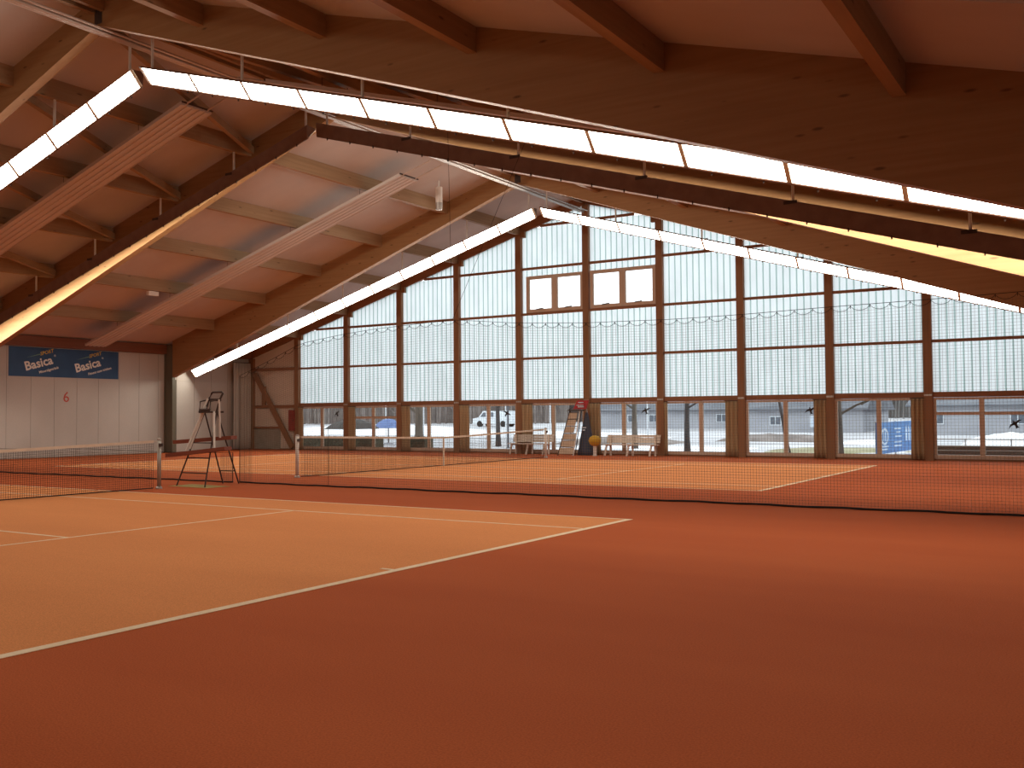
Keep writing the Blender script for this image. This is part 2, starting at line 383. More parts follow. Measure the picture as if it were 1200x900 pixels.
def sheet_panel(x0, x1, z0, z1, parent, yy=YG + .05):
    """ribbed translucent sheet, clipped under the rafter"""
    m = MB(); p = .2363; n = max(1, round((x1 - x0) / p)); p = (x1 - x0) / n
    xs = []
    for i in range(n):
        a = x0 + i * p
        xs += [(a, 0, 0), (a + p - .052, 0, 1), (a + p - .038, -.022, 1), (a + p - .014, -.022, 1)]
    xs.append((x1, 0, 0))
    ok = False
    for i in range(len(xs) - 1):
        (xa, da, rib), (xb, db, _) = xs[i], xs[i + 1]
        ta, tb = min(z1, rz(xa) + .02), min(z1, rz(xb) + .02)
        if max(ta, tb) <= z0 + .03: continue
        ta, tb = max(ta, z0), max(tb, z0); ok = True
        m.add([(xa, yy + da, z0), (xb, yy + db, z0), (xb, yy + db, tb), (xa, yy + da, ta)], [(0, 1, 2, 3)], rib)
    if ok: m.build('sheet_panel', ['fibre_sheet', 'fibre_rib'], parent)
WIN_UP = {5: (-2.69, -0.04), 6: (0.27, 3.08)}
for k in range(1, 12):
    x0, x1 = POSTS[k] + .135, POSTS[k + 1] - .135
    if k == 11: x1 = XR
    zs = GIRTS + [11.0]
    for r in range(5):
        za, zb = zs[r] + (.09 if r == 0 else .05), zs[r + 1] - .05
        if r == 2 and k in WIN_UP:
            wx0, wx1 = WIN_UP[k]
            sheet_panel(x0, x1, 7.30, zb, wb)
            if wx0 - x0 > .08: sheet_panel(x0, wx0, za, 7.30, wb)
            if x1 - wx1 > .08: sheet_panel(wx1, x1, za, 7.30, wb)
        else:
            if za < max(rz(x0), rz(x1)): sheet_panel(x0, x1, za, zb, wb)
    for r, z in enumerate(GIRTS):
        h = .09 if r == 0 else .05
        a, b = x0, x1
        # clip the girt where the rafter cuts it
        half = (CZ - .40 - z - h) / CS
        a, b = max(a, RX - half), min(b, RX + half)
        if b - a > .1:
            MB().box(a, b, YG - .06, YG + .03, z - h, z + h).build('girt', 'girt_wood', wb)
# steel cleats where sill beam meets the posts
for k in range(2, 12):
    MB().box(POSTS[k] - .12, POSTS[k] + .12, YG - .132, YG - .12, 2.11, 2.17).build('cleat', 'grey_steel', wb)
# closed left bay: white boards
xa, xb = POSTS[0] + .2, POSTS[1] - .135
z = .055
while z < rz(xb):
    zt = z + .246
    ta, tb = min(zt, rz(xa)), min(zt, rz(xb))
    if ta < z + .01:
        xc = RX - (CZ - .40 - z) / CS
        if xc < xb - .05: MB().prism([(xc, z), (xb, z), (xb, tb)], 1, YG + .03, YG + .07).build('wall_board', 'board_white', wb)
    else:
        MB().prism([(xa, z), (xb, z), (xb, tb), (xa, ta)], 1, YG + .03, YG + .07).build('wall_board', 'board_white', wb)
    z += .25
MB().prism([(xa - .25, 0), (xb + .1, 0), (xb + .1, rz(xb) + .1), (xa - .25, rz(xa - .25) + .1)], 1, YG + .07, YG + .14).build('backing', 'board_white', wb)
for zz in (3.93, 2.10): MB().box(xa, xb, YG - .08, YG + .03, zz - .07, zz + .07).build('girt', 'girt_wood', wb)
MB().box(xa, -16.75, YG - .10, YG + .03, 1.03, 1.12).build('ledge', 'girt_wood', wb)
MB().box(xa, -16.85, YG - .01, YG + .03, .02, 1.02).build('kick_panel', 'board_grey', wb)
MB().plank((-18.42, YG - .15, 3.72), (-15.86, YG - .15, .10), .11, .26, (1, 0, .7)).build('diagonal_strut', 'post_wood', wb)
MB().box(-18.02, -17.82, YG - .09, YG + .02, 2.18, 3.1).build('short_post', 'post_wood', wb)

# lower windows
wn = 0
TRANSOM = {3: 1.53, 11: 1.53, 10.5: 1.5}
for k in range(1, 12):
    wn += 1
    x0, x1 = POSTS[k] + .135, POSTS[k + 1] - .135
    if k == 11: x1 = XR - .2
    Z0, Z1 = .06, 2.05; fwid = .09
    fr = MB()
    ya, yb = YG - .03, YG + .06
    fr.box(x0, x1, ya, yb, Z0, Z0 + .12); fr.box(x0, x1, ya, yb, Z1 - .07, Z1)
    fr.box(x0, x0 + fwid, ya, yb, Z0 + .12, Z1 - .07); fr.box(x1 - fwid, x1, ya, yb, Z0 + .12, Z1 - .07)
    xm = (x0 + x1) / 2
    fr.box(xm - .075, xm + .075, ya, yb, Z0 + .12, Z1 - .07)
    tz = 1.53 if k in (3 - 1, 10) else None
    w = struct(fr.build('window_%d' % wn, 'window_wood'), ['', 'lower window beside the red cabinet', 'lower window with a transom, showing the parasols', 'lower window showing the thick forked tree',
        'lower window showing the white van', 'lower window behind the tan ladder chair', 'lower window behind the right white bench', 'lower window just right of the white benches',
        'lower window showing the slender leaning tree', 'lower window showing the blue sign', 'rightmost visible lower window, with a transom', 'lower window beyond the right edge of the view'][wn], 'window')
    cells = []
    for (a, b) in ((x0 + fwid, xm - .075), (xm + .075, x1 - fwid)):
        if tz:
            MB().box(a, b, ya, yb, tz - .05, tz + .05).build('transom', 'window_wood', w)
            cells += [(a, b, Z0 + .12, tz - .05), (a, b, tz + .05, Z1 - .07)]
        else: cells.append((a, b, Z0 + .12, Z1 - .07))
    for (a, b, za, zb) in cells:
        MB().box(a, b, YG + .012, YG + .018, za, zb).build('pane', 'window_glass', w)
# hopper windows under the ridge
for k, (x0, x1) in WIN_UP.items():
    wn += 1
    Z0, Z1 = 5.80, 7.30; ya, yb = YG - .05, YG + .06; f = .10
    xm = (x0 + x1) / 2
    fr = MB(); fr.box(x0, x1, ya, yb, Z0, Z0 + .13); fr.box(x0, x1, ya, yb, Z1 - .13, Z1)
    fr.box(x0, x0 + f + .03, ya, yb, Z0 + .13, Z1 - .13); fr.box(x1 - f - .03, x1, ya, yb, Z0 + .13, Z1 - .13)
    fr.box(xm - .13, xm + .13, ya, yb, Z0 + .13, Z1 - .13)
    w = struct(fr.build('window_%d' % wn, 'window_wood'), 'two pane hopper window below the ridge, %s of the pair' % ('left' if k == 5 else 'right'), 'window')
    for (a, b) in ((x0 + .13, xm - .13), (xm + .13, x1 - .13)):
        MB().box(a, b, YG + .01, YG + .016, Z0 + .13, Z1 - .13).build('pane', 'window_glass', w)
        c = (a + b) / 2
        MB().plank((c - .16, ya - .03, Z0 + .12), (c + .16, ya - .03, Z0 + .15), .03, .035).build('window_latch', 'dark_steel', w)

# ------------------------------------------------------------------ lamp runs
def lamp_run(y0, face, s, label):
    """row of tilted diffusers hanging parallel to the roof; face = -1 looks towards the viewer"""
    f = face
    def P(d, dy, dz):          # d along slope measured in |x|, dz below the run's top line
        x = RX + s * d
        return Vector((x, y0 - f * dy, (9.31 if f > 0 else 9.20) - CS * d + dz))
    n, step, d0 = 12, 1.545, .16
    root = empty('lamp_run', tuple(P(d0 + n * step / 2, .12, -.1)), label, 'lamp', 'hanging lamp runs')
    d1 = d0 + n * step
    U, L, B, L2 = (0, 0), (.27, -.30), (.32, .03), (.295, -.315)
    m = MB()
    # trough: top plate and back plate with thickness
    for (a, b) in ((U, B), (B, L2)):
        pa, pb = [P(d0, *a), P(d0, *b), P(d1, *b), P(d1, *a)], []
        nrm = (pa[1] - pa[0]).cross(pa[3] - pa[0]).normalized() * .012
        m.hexa([p - nrm for p in pa] + [p + nrm for p in pa])
    for d in (d0, d1):
        m.add([P(d, *U), P(d, *B), P(d, *L2), P(d, *L)], [(0, 1, 2, 3)])
    m.hexa([P(d0, *L), P(d0, *L2), P(d1, *L2), P(d1, *L), P(d0, L[0], L[1] - .02), P(d0, L2[0], L2[1] - .02), P(d1, L2[0], L2[1] - .02), P(d1, L[0], L[1] - .02)])
    q = [P(d0, *U), P(d1, *U), P(d1, *L), P(d0, *L)]
    out = (q[1] - q[0]).cross(q[3] - q[0]).normalized()
    if out.y * f < 0: out = -out
    upn = (q[0] - q[3]).normalized() * .006
    m.hexa([q[0], q[1], q[1] + upn * 2, q[0] + upn * 2, q[0] + out * .05, q[1] + out * .05, q[1] + out * .05 + upn * 2, q[0] + out * .05 + upn * 2])  # lip added on the upper edge to block light going up
    m.build('housing', 'lamp_housing', root)
    for i in range(n):
        a, b = d0 + i * step + .035, d0 + (i + 1) * step - .035
        q = [P(a, *U), P(b, *U), P(b, *L), P(a, *L)]
        nrm = (q[1] - q[0]).cross(q[3] - q[0]).normalized()
        if nrm.y * f < 0: nrm = -nrm
        back = [p - nrm * .02 for p in q]
        mm = MB(); mm.add(q, [(0, 1, 2, 3)])
        o = mm.build('diffuser', 'lamp_diffuser' if y0 > 0 else 'lamp_diffuser_dimmed', root)
        # make sure the emitting side faces out
        for e in (a - .035,) + ((b + .035,) if i == n - 1 else ()):
            qq = [P(e - .036, *U), P(e + .036, *U), P(e + .036, *L), P(e - .036, *L)]
            jm = MB(); jm.hexa([p - nrm * .01 for p in qq] + [p + nrm * .012 for p in qq])
            jm.build('joint_frame', 'lamp_frame', root)
        # spring clips on the housing edge
        for e in (a + .35, b - .35):
            cl = MB(); p = P(e, .305, -.32); cl.box(p.x - .012, p.x + .012, p.y - .012, p.y + .012, p.z - .05, p.z + .02)
            cl.build('clip', 'dark_steel', root)
    for k in range(0, 6):
        d = PITCHX * k if k else .38
        top = cz(RX + s * d) - (.43 if k else .0)
        p = P(d, .14, .03)
        MB().tube([(p.x, p.y, p.z - .02), (p.x, p.y, top)], .03, 6).build('hanging_rod', 'white_paint', root)
        if k:
            q = P(d, .32, -.06)
            MB().box(q.x - .13, q.x + .13, q.y - .015, q.y + .03, q.z + .03, q.z + .10).build('hanger_bracket', 'dark_steel', root)
    return root
for (yy, f, l0, l1) in ((-5.66, 1, 'lamp run above the left half of the near baseline, behind the viewer', 'lamp run above the viewer, behind the near beam'),
                        (5.66, -1, 'glowing lamp run falling left in the top left corner, seen from its lit side',
                         'long glowing lamp run falling right below the huge near beam'),
                        (11.40, 1, 'lamp run seen from its dark back along the left beam with the yellow lower edge',
                         'dark backed lamp run falling right below the first glowing run'),
                        (22.70, -1, 'farthest glowing lamp run falling left in front of the glazed gable',
                         'farthest glowing lamp run falling right across the glazed gable')):
    lamp_run(yy, f, -1, l0); lamp_run(yy, f, 1, l1)

# ------------------------------------------------------------------ radiant heater panels
def heater(yc, s, label):
    off, w, d0, d1 = .73, .94, 1.45, 17.75
    def P(d, y, dz): return (RX + s * d, y, CZ - CS * d - off + dz)
    root = empty('heater_panel', P((d0 + d1) / 2, yc, 0), label, 'heater', 'radiant ceiling heaters')
    m = MB(); prof = []
    n = 5
    for i in range(n):
        a = yc - w / 2 + w * i / n; p = w / n
        prof += [(a, 0), (a + p * .55, 0), (a + p * .62, .022), (a + p * .93, .022)]
    prof += [(yc + w / 2, 0), (yc + w / 2, .09), (yc - w / 2, .09)]
    nn = len(prof)
    m.add([P(d0, *q) for q in prof] + [P(d1, *q) for q in prof], [(i, (i + 1) % nn, nn + (i + 1) % nn, nn + i) for i in range(nn)] + [tuple(range(nn)), tuple(range(nn, 2 * nn))])
    m.build('ribbed_sheet', 'heater_white', root)
    for e in (-.32, .32):
        MB().tube([P(d0 + .3, yc + e, .05), P(d0 - .02, yc + e, .05), P(.35, yc + e, .05)], .022, 6).build('feed_pipe', 'pipe_steel', root)
    MB().tube([P(d0 - .03, yc - .47, .06), P(d0 - .03, yc + .47, .06)], .025, 6).build('header_pipe', 'dark_steel', root)
    for k in range(1, 6):
        for e in (-.42, .42):
            x = RX + s * PITCHX * k
            MB().tube([P(PITCHX * k, yc + e, .08), (x, yc + e, cz(x) - .43)], .006, 4).build('hanging_wire', 'dark_steel', root)
heater(D / 2, -1, 'ribbed radiant heater panel at upper left, between the first two lamp runs')
heater(D, -1, 'ribbed radiant heater panel running down to the blue banner')
heater(0, 1, 'ribbed radiant heater panel touching the top right edge of the view')
heater(D, 1, 'ribbed radiant heater panel behind the dark backed lamp run on the right')
heater(0, -1, 'ribbed radiant heater panel over the near court, out of view at upper left')
heater(D / 2, 1, 'ribbed radiant heater panel hidden above the long glowing run on the right')

# ------------------------------------------------------------------ pipes along the ridge
for i, (dx, dz, r) in enumerate(((-.16, -.10, .035), (.0, -.12, .045), (.15, -.10, .028))):
    tag(MB().tube([(RX + dx, YF + .1, BZ + dz), (RX + dx, YG - .2, BZ + dz)], r, 8).build('ridge_pipe', 'pipe_steel', smooth=True),
        ['thin steel pipe along the ridge, left of its two neighbours', 'thickest steel pipe along the ridge, between two thinner ones',
         'thin steel pipe along the ridge, right of its two neighbours'][i], 'pipe', 'pipes along the ridge')

# ------------------------------------------------------------------ small ceiling things
o = empty('smoke_sensor', (-2.0, 19.6, cz(-2.0)), 'white tube with grey cap hanging near the ridge', 'sensor')
MB().lathe([(.12, 0), (.12, .55)], (-2.0, 19.6, cz(-2.0) - .78), 12).build('tube', 'white_paint', o)
MB().lathe([(.05, 0), (.115, .02), (.125, .26)], (-2.0, 19.6, cz(-2.0) - 1.04), 12).build('cap', 'grey_steel', o)
MB().tube([(-2.0, 19.6, cz(-2.0) - .24), (-2.0, 19.6, cz(-2.0))], .03, 6).build('stem', 'white_paint', o)
lx, ly = -12.55, 15.9
o = empty('emergency_light', (lx, ly, cz(lx) - .43), 'small white box light under a purlin above the left wall', 'light')
MB().box(lx - .07, lx + .07, ly - .22, ly + .22, cz(lx) - .60, cz(lx) - .44).build('light_body', 'white_paint', o)
MB().box(lx - .05, lx + .05, ly - .1, ly + .1, cz(lx) - .44, cz(lx) - .43).build('mounting', 'white_paint', o)

# ------------------------------------------------------------------ banner and court number on the left wall
bx = XL + .012
o = empty('wall_banner', (bx, 16.6, 3.27), 'blue advertising banner with white and yellow lettering under the eaves', 'banner')
MB().box(XL + .001, bx, 14.12, 19.05, 3.27, 4.45).build('cloth', 'banner_blue', o)
for (yy, sub) in ((14.82, 'Mineralgetränk'), (17.02, 'Fitness zum trinken')):
    a = math.radians(15.5); ex = (0, math.cos(a), math.sin(a)); ey = (0, -math.sin(a), math.cos(a))
    text_mesh('Basica', .50, 'banner_white', 'lettering', (bx + .002, yy, 3.50), ex, ey, o, .002, 0, .012)
    text_mesh('SPORT', .20, 'banner_yellow', 'sport_lettering', (bx + .002, yy + .62, 4.13), ex, ey, o, .002, .25, .004)
    text_mesh('®', .12, 'banner_white', 'registered_mark', (bx + .002, yy + 1.22, 4.10), ex, ey, o, .002)
    text_mesh(sub, .145, 'banner_white', 'slogan', (bx + .002, yy + .58, 3.40), ex, ey, o, .002, 0, .003)
    p0 = Vector((bx + .004, yy + .02, 4.02)); p1 = p0 + Vector(ex) * .62
    m = MB(); e = Vector(ey)
    m.add([p0, p1 - e * .02, p1 + e * .02], [(0, 1, 2)]); m.add([p + Vector((.002, 0, 0)) for p in (p0, p1 - e * .02, p1 + e * .02)], [(2, 1, 0)])
    m.build('swoosh', 'banner_green', o)
n6 = text_mesh('6', .62, 'number_red', 'court_number', (XL + .003, 16.44, 2.26), (0, 1, 0), (0, 0, 1), None, .002)
tag(n6, 'red numeral 6 painted on the white wall below the banner', 'number')

# ------------------------------------------------------------------ nets
def mesh_net(name, mat_, parent, pu, z0f, z1f, pt, cell, r, segs=1):
    """rectangular knotted net: pu = list of u stations, pt(u,z) -> point; strands are thin square bars"""
    m = MB()
    u0, u1 = pu
    n = int(round((u1 - u0) / cell))
    for i in range(n + 1):
        u = u0 + (u1 - u0) * i / n
        m.tube([pt(u, z0f(u)), pt(u, z1f(u))], r, 4, cap=False)
    hmax = max(z1f(u0 + (u1 - u0) * i / 20) - z0f(u0) for i in range(21))
    nz = int(round(hmax / cell))
    for j in range(1, nz):
        pts = []
        for i in range(segs + 1):
            u = u0 + (u1 - u0) * i / segs
            f = j / nz
            pts.append(pt(u, z0f(u) + (z1f(u) - z0f(u)) * f))
        m.tube(pts, r, 4, cap=False)
    o = m.build(name, mat_, parent)
    return o
def tennis_net(cy, label, lit):  # last argument only picks white posts instead of grey ones
    root = empty('tennis_net', (0, cy, 0), label, 'net', 'tennis nets')
    def top(u): return .914 + (1.07 - .914) * min(1, abs(u) / 6.2) ** 1.15
    pt = lambda u, z: (0.0, cy + u, z)
    o = mesh_net('net_mesh', 'net_dark', root, (-6.25, 6.25), lambda u: .03, lambda u: top(u) - .04, pt, .047, .0030, 24); o['kind'] = 'stuff'
    us = [-6.25 + 12.5 * i / 24 for i in range(25)]
    m = MB()
    for i in range(24):
        a, b = us[i], us[i + 1]
        m.hexa([(-.012, cy + a, top(a) - .055), (.012, cy + a, top(a) - .055), (.012, cy + b, top(b) - .055), (-.012, cy + b, top(b) - .055),
                (-.012, cy + a, top(a)), (.012, cy + a, top(a)), (.012, cy + b, top(b)), (-.012, cy + b, top(b))])
    m.build('net_tape', 'net_tape', root)
    MB().tube([pt(u, .025) for u in us], .012, 5).build('bottom_cord', 'black_cord', root)
    MB().box(-.016, .016, cy - .025, cy + .025, 0.01, .90).build('centre_strap', 'net_tape', root)
    for s in (-1, 1):
        p = MB(); p.tube([(0, cy + s * 6.4, 0), (0, cy + s * 6.4, 1.08)], .045, 10); ps = p.build('post', 'white_paint' if lit else 'post_grey', root, True)
        MB().lathe([(.075, 0), (.075, .03), (.05, .05)], (0, cy + s * 6.4, 0), 10).build('post_collar', 'grey_steel', ps)
        MB().lathe([(.05, 0), (.05, .02), (.02, .035)], (0, cy + s * 6.4, 1.08), 10).build('post_cap', 'grey_steel', ps)
        MB().tube([(0, cy + s * 6.2, 1.05), (0, cy + s * 6.4, 1.05)], .008, 5).build('net_cable', 'net_tape', root)
        wnd = MB(); wnd.box(.035, .075, cy + s * 6.4 - .04, cy + s * 6.4 + .04, .93, 1.0); wnd.build('winder', 'dark_steel', ps)
tennis_net(0, 'tennis net of the near court at the left edge, with black mesh', 0)
tennis_net(D, 'tennis net of the far court in front of the windows', 1)

# divider nets hanging between the courts
YD = D / 2
def wire_r(x):
    pts = [(.2, 2.56), (2.19, 3.23), (3.55, 3.39), (4.41, 3.46), (6.45, 3.53), (8.0, 3.38), (9.6, 3.29), (11.2, 3.26), (12.7, 3.27), (14.9, 3.31), (18.9, 3.38)]
    for (a, za), (b, zb) in zip(pts, pts[1:]):
        if x <= b: return za + (zb - za) * max(0, (x - a)) / (b - a)
    return pts[-1][1]
def divider(x0, x1, top, label, gather):
    root = empty('divider_net', ((x0 + x1) / 2, YD, 0), label, 'net', 'court divider nets')
    pt = lambda u, z: (u, YD + .03 * math.sin(u * 1.7), z)
    nseg = 60
    o = mesh_net('net_mesh', 'net_divider', root, (x0, x1), lambda u: .02, lambda u: top(u) - .05, pt, .052, .0020, nseg); o['kind'] = 'stuff'
    us = [x0 + (x1 - x0) * i / nseg for i in range(nseg + 1)]
    MB().tube([pt(u, .02 + .006 * math.sin(u * 5)) for u in us], .018, 6).build('bottom_rope', 'black_cord', root)
    MB().tube([pt(u, top(u)) for u in us], .006, 4).build('top_wire', 'black_cord', root)
    # scalloped lacing below the wire
    m = MB(); step = .30; n = int((x1 - x0) / step)
    for i in range(n if x1 > 1 else 0):
        a = x0 + (x1 - x0) * i / n; b = x0 + (x1 - x0) * (i + 1) / n
        pts = []
        for j in range(7):
            u = a + (b - a) * j / 6
            pts.append(Vector(pt(u, top(u) - .075 * math.sin(math.pi * j / 6) ** .6 - .015)))
        m.tube(pts, .0045, 4, cap=False)
        p = Vector(pt(a, top(a))); m.tube([p, p - Vector((0, 0, .055))], .006, 4, cap=False)
    if x1 > 1: m.build('lacing', 'black_cord', root)
    MB().tube([pt(gather, 0.02), pt(gather, top(gather))], .009, 5).build('edge_rope', 'black_cord', root)
    m = MB()
    for i in range(14):
        u = gather + (.012 + .05 * i ** 1.2 * .35) * (1 if x1 > 1 else -1)
        m.tube([pt(u, .03), pt(u, top(gather) - .02)], .003, 4, cap=False)
    m.build('gathered_folds', 'net_divider', root)
    return root
dv = divider(.2, 18.9, wire_r, 'brown divider net hanging across the front of the far court', .2)
MB().tube([(6.45, YD, 3.53), (6.35, YD, cz(6.35) - .74), ], .004, 4).build('suspension_line', 'black_cord', dv)
MB().tube([(6.45, YD, 3.53), (8.4, YD, cz(8.4) - .74), ], .004, 4).build('suspension_line', 'black_cord', dv)
MB().tube([(3.02, YD + .02, .02), (3.02, YD + .02, 1.3)], .005, 4).build('seam_cord', 'black_cord', dv)
divider(-18.5, -.02, lambda x: .72 + .02 * math.sin(x * .8), 'brown divider net behind the near court net, left of the ladder chair', -.02)

# ------------------------------------------------------------------ umpire chair at the near net
o = empty('umpire_chair', (.2, 7.7, 0), 'dark ladder umpire chair with white poles and two red planks', 'chair')
T1, T2 = Vector((.07, 7.6, 1.70)), Vector((.48, 7.6, 1.70))
feet = [Vector((-.38, 7.18, 0)), Vector((.64, 7.12, 0)), Vector((-.07, 8.27, 0)), Vector((.30, 8.42, 0))]
for a, b in ((T1, feet[0]), (T2, feet[1]), (T1, feet[2]), (T2, feet[3])):
    MB().tube([a, b], .017, 6).build('leg', 'dark_steel', o)
def mixp(a, b, t): return a + (b - a) * t
for t in (.42, .62, .82):
    MB().tube([mixp(T1, feet[0], t), mixp(T2, feet[1], t)], .013, 6).build('rung', 'dark_steel', o)
MB().tube([mixp(T1, feet[2], .82), mixp(T2, feet[3], .82)], .013, 6).build('rung', 'dark_steel', o)
MB().box(.07, .48, 7.42, 7.80, 1.67, 1.71).build('seat', 'dark_steel', o)
MB().tube([(.09, 7.60, 1.70), (.19, 7.62, 2.0), (.26, 7.64, 2.12), (.29, 7.64, 2.145), (.60, 7.64, 2.145), (.63, 7.64, 2.12), (.56, 7.62, 1.98), (.47, 7.60, 1.70)], .024, 6).build('backrest', 'dark_steel', o)
MB().box(.18, .58, 7.61, 7.64, 1.94, 2.0).build('back_slat', 'dark_steel', o)
for x in (.10, .44):
    MB().tube([(x, 7.42, 1.70), (x + .03, 7.42, 1.93), (x + .10, 7.62, 1.98)], .017, 6).build('armrest', 'dark_steel', o)
MB().tube([(.12, 7.44, 1.74), (.42, 7.44, 1.74)], .03, 6).build('front_bar', 'dark_steel', o)
for a, b in (((.22, 7.56, 2.0), (-.20, 7.3, .80)), ((.15, 7.56, 1.82), (-.13, 7.34, .85)), ((.55, 7.60, 1.98), (.45, 7.72, 1.10)), ((.50, 7.50, 1.70), (.72, 7.32, .86))):
    MB().tube([a, b], .024, 6).build('white_pole', 'white_paint', o)
MB().plank((-.60, 7.14, .70), (1.10, 7.38, .87), .24, .085).build('plank', 'red_plank', o)
MB().plank((-.95, 7.62, .99), (.62, 7.98, 1.10), .24, .085).build('plank', 'red_plank', o)

noisy('mat_yellow', (0.34, 0.26, 0.075), (0.42, 0.33, 0.11), scale=(6, 6, 6), rough=0.95)
tag(MB().prism([(-.52, 7.06), (.86, 6.98), (.90, 7.62), (-.46, 7.70)], 2, 0, .006).build('floor_mat', 'mat_yellow'), 'thin yellowish mat under the feet of the dark ladder chair', 'mat')

# ------------------------------------------------------------------ objects by the windows
# far umpire chair: wide tan ladder front, red back sign
o = empty('umpire_chair', (-.1, 25.7, 0), 'tan ladder umpire chair with a red seat back by the windows', 'chair')
a0, a1, b0, b1 = Vector((-.62, 25.45, 0)), Vector((-.22, 25.75, 1.75)), Vector((.06, 25.45, 0)), Vector((.22, 25.75, 1.75))
MB().tube([a0, a1], .025, 6).build('stile', 'dark_steel', o); MB().tube([b0, b1], .025, 6).build('stile', 'white_paint', o)
for i in range(6):
    t0, t1 = .04 + i * .155, .04 + (i + 1) * .155 - .02
    p, q, r_, s_ = mixp(a0, a1, t0), mixp(b0, b1, t0), mixp(b0, b1, t1), mixp(a0, a1, t1)
    k = Vector((0, .012, 0)); ww = .78 if i > 2 else 1
    q = mixp(p, q, ww); r_ = mixp(s_, r_, ww)
    mm = MB(); mm.hexa([p - k, q - k, q + k, p + k, s_ - k, r_ - k, r_ + k, s_ + k]); mm.build('step_panel', 'tan_panel', o)
    MB().tube([mixp(a0, a1, t1 + .01), mixp(b0, b1, t1 + .01)], .014, 5).build('rung', 'dark_steel', o)
for x, x2 in ((-.25, -.45), (.25, -.04)):
    MB().tube([(x, 25.8, 1.75), (x2, 26.3 if x < 0 else 25.8, 0)], .022, 6).build('leg', 'dark_steel', o)
MB().box(-.24, .30, 25.68, 26.0, 1.73, 1.78).build('seat', 'dark_steel', o)
MB().tube([(-.24, 25.62, 1.55), (-.26, 25.60, 1.75), (-.05, 25.62, 1.86)], .018, 6).build('armrest', 'dark_steel', o)
k = MB(); k.hexa([(-.10, 25.78, 1.80), (.46, 25.78, 1.80), (.46, 25.82, 1.80), (-.10, 25.82, 1.80), (.05, 25.84, 2.15), (.56, 25.84, 2.15), (.56, 25.88, 2.15), (.05, 25.88, 2.15)])
sb = k.build('seat_back', 'seat_red', o)
for (xx, zz, w_) in ((.14, 2.04, .22), (.06, 1.93, .30), (.12, 1.87, .26)):
    MB().box(xx, xx + w_, 25.76, 25.775, zz, zz + .035).build('print_mark', 'sign_white', sb)
# dark blue folded parasol cover
m = MB(); n = 28; rows = 9
vs = []; fs = []
for j in range(rows + 1):
    t = j / rows; rr = .31 * (1 - t) ** .9 + .045
    for i in range(n):
        a = 2 * math.pi * i / n; q = rr * (1 + .10 * math.sin(7 * a + 2 * t))
        vs.append((.31 + q * math.cos(a) + .03 * t, 26.08 + .75 * q * math.sin(a), .01 + 1.66 * t))
for j in range(rows):
    for i in range(n): fs.append((j * n + i, j * n + (i + 1) % n, (j + 1) * n + (i + 1) % n, (j + 1) * n + i))
fs += [tuple(range(n - 1, -1, -1)), tuple(range(rows * n, rows * n + n))]
m.add(vs, fs)
o = empty('folded_parasol', (.31, 26.08, 0), 'folded parasol in a dark blue pointed cover beside the red seat', 'parasol')
m.build('cover', 'cover_blue', o, True)
MB().lathe([(.03, 0), (.03, .08), (.012, .14)], (.34, 26.08, 1.66), 8).build('tip', 'grey_steel', o)
MB().box(.22, .42, 25.865, 25.88, 1.06, 1.10).build('print_mark', 'sign_white', o)
MB().box(.27, .38, 25.86, 25.875, .96, 1.01).build('print_mark', 'sign_white', o)
# yellow ball basket on a post
o = empty('ball_bin', (.93, 25.6, 0), 'yellow ball shaped bin on a short white post by the curtain', 'bin')
MB().lathe([(.02, -.21), (.12, -.19), (.20, -.11), (.245, 0), (.22, .10), (.15, .17), (.05, .20)], (.93, 25.6, .58), 18).build('ball', 'ball_yellow', o, True)
MB().lathe([(.225, 0), (.255, .015), (.225, .03)], (.93, 25.6, .57), 18).build('rim', 'ball_yellow', o, True)
MB().lathe([(.09, 0), (.09, .02), (.065, .03), (.065, .40)], (.93, 25.6, 0), 12).build('post', 'white_paint', o)
# white slatted benches
def bench(x0, x1, yy, label):
    root = empty('bench', ((x0 + x1) / 2, yy, 0), label, 'bench', 'white benches by the windows')
    for i in range(3):
        MB().box(x0, x1, yy - .20 + i * .145, yy - .075 + i * .145, .41, .44).build('seat_slat', 'bench_white', root)
    for i in range(3):
        z = .49 + i * .105; y_ = yy + .24 + i * .03
        mm = MB(); mm.hexa([(x0, y_, z), (x1, y_, z), (x1, y_ + .022, z), (x0, y_ + .022, z), (x0, y_ + .025, z + .095), (x1, y_ + .025, z + .095), (x1, y_ + .047, z + .095), (x0, y_ + .047, z + .095)])
        mm.build('back_slat', 'bench_white', root)
    for x in (x0 + .18, (x0 + x1) / 2, x1 - .18):
        MB().plank((x, yy - .14, .41), (x - .06, yy - .19, 0), .06, .06, (1, 0, 0)).build('leg', 'bench_white', root)
        MB().plank((x, yy + .21, .80), (x + .04, yy + .13, 0), .06, .06, (1, 0, 0)).build('leg', 'bench_white', root)
        MB().box(x - .03, x + .03, yy - .18, yy + .22, .37, .41).build('seat_rail', 'bench_white', root)
bench(1.08, 3.30, 26.08, 'white slatted bench right of the yellow ball bin')
bench(-3.22, -1.32, 26.08, 'white slatted bench left of the ladder chair, behind the far net post')
# fire hose cabinet
o = empty('fire_cabinet', (-15.9, YG - .2, .9), 'dark red fire cabinet on the timber post, left of the windows', 'cabinet')
MB().box(-16.12, -15.72, YG - .16, YG - .121, .92, 1.92).build('body', 'red_metal', o)
MB().box(-16.10, -15.74, YG - .175, YG - .16, .94, 1.90).build('door', 'red_metal', o)
MB().box(-15.80, -15.77, YG - .19, YG - .175, 1.36, 1.46).build('handle', 'dark_steel', o)

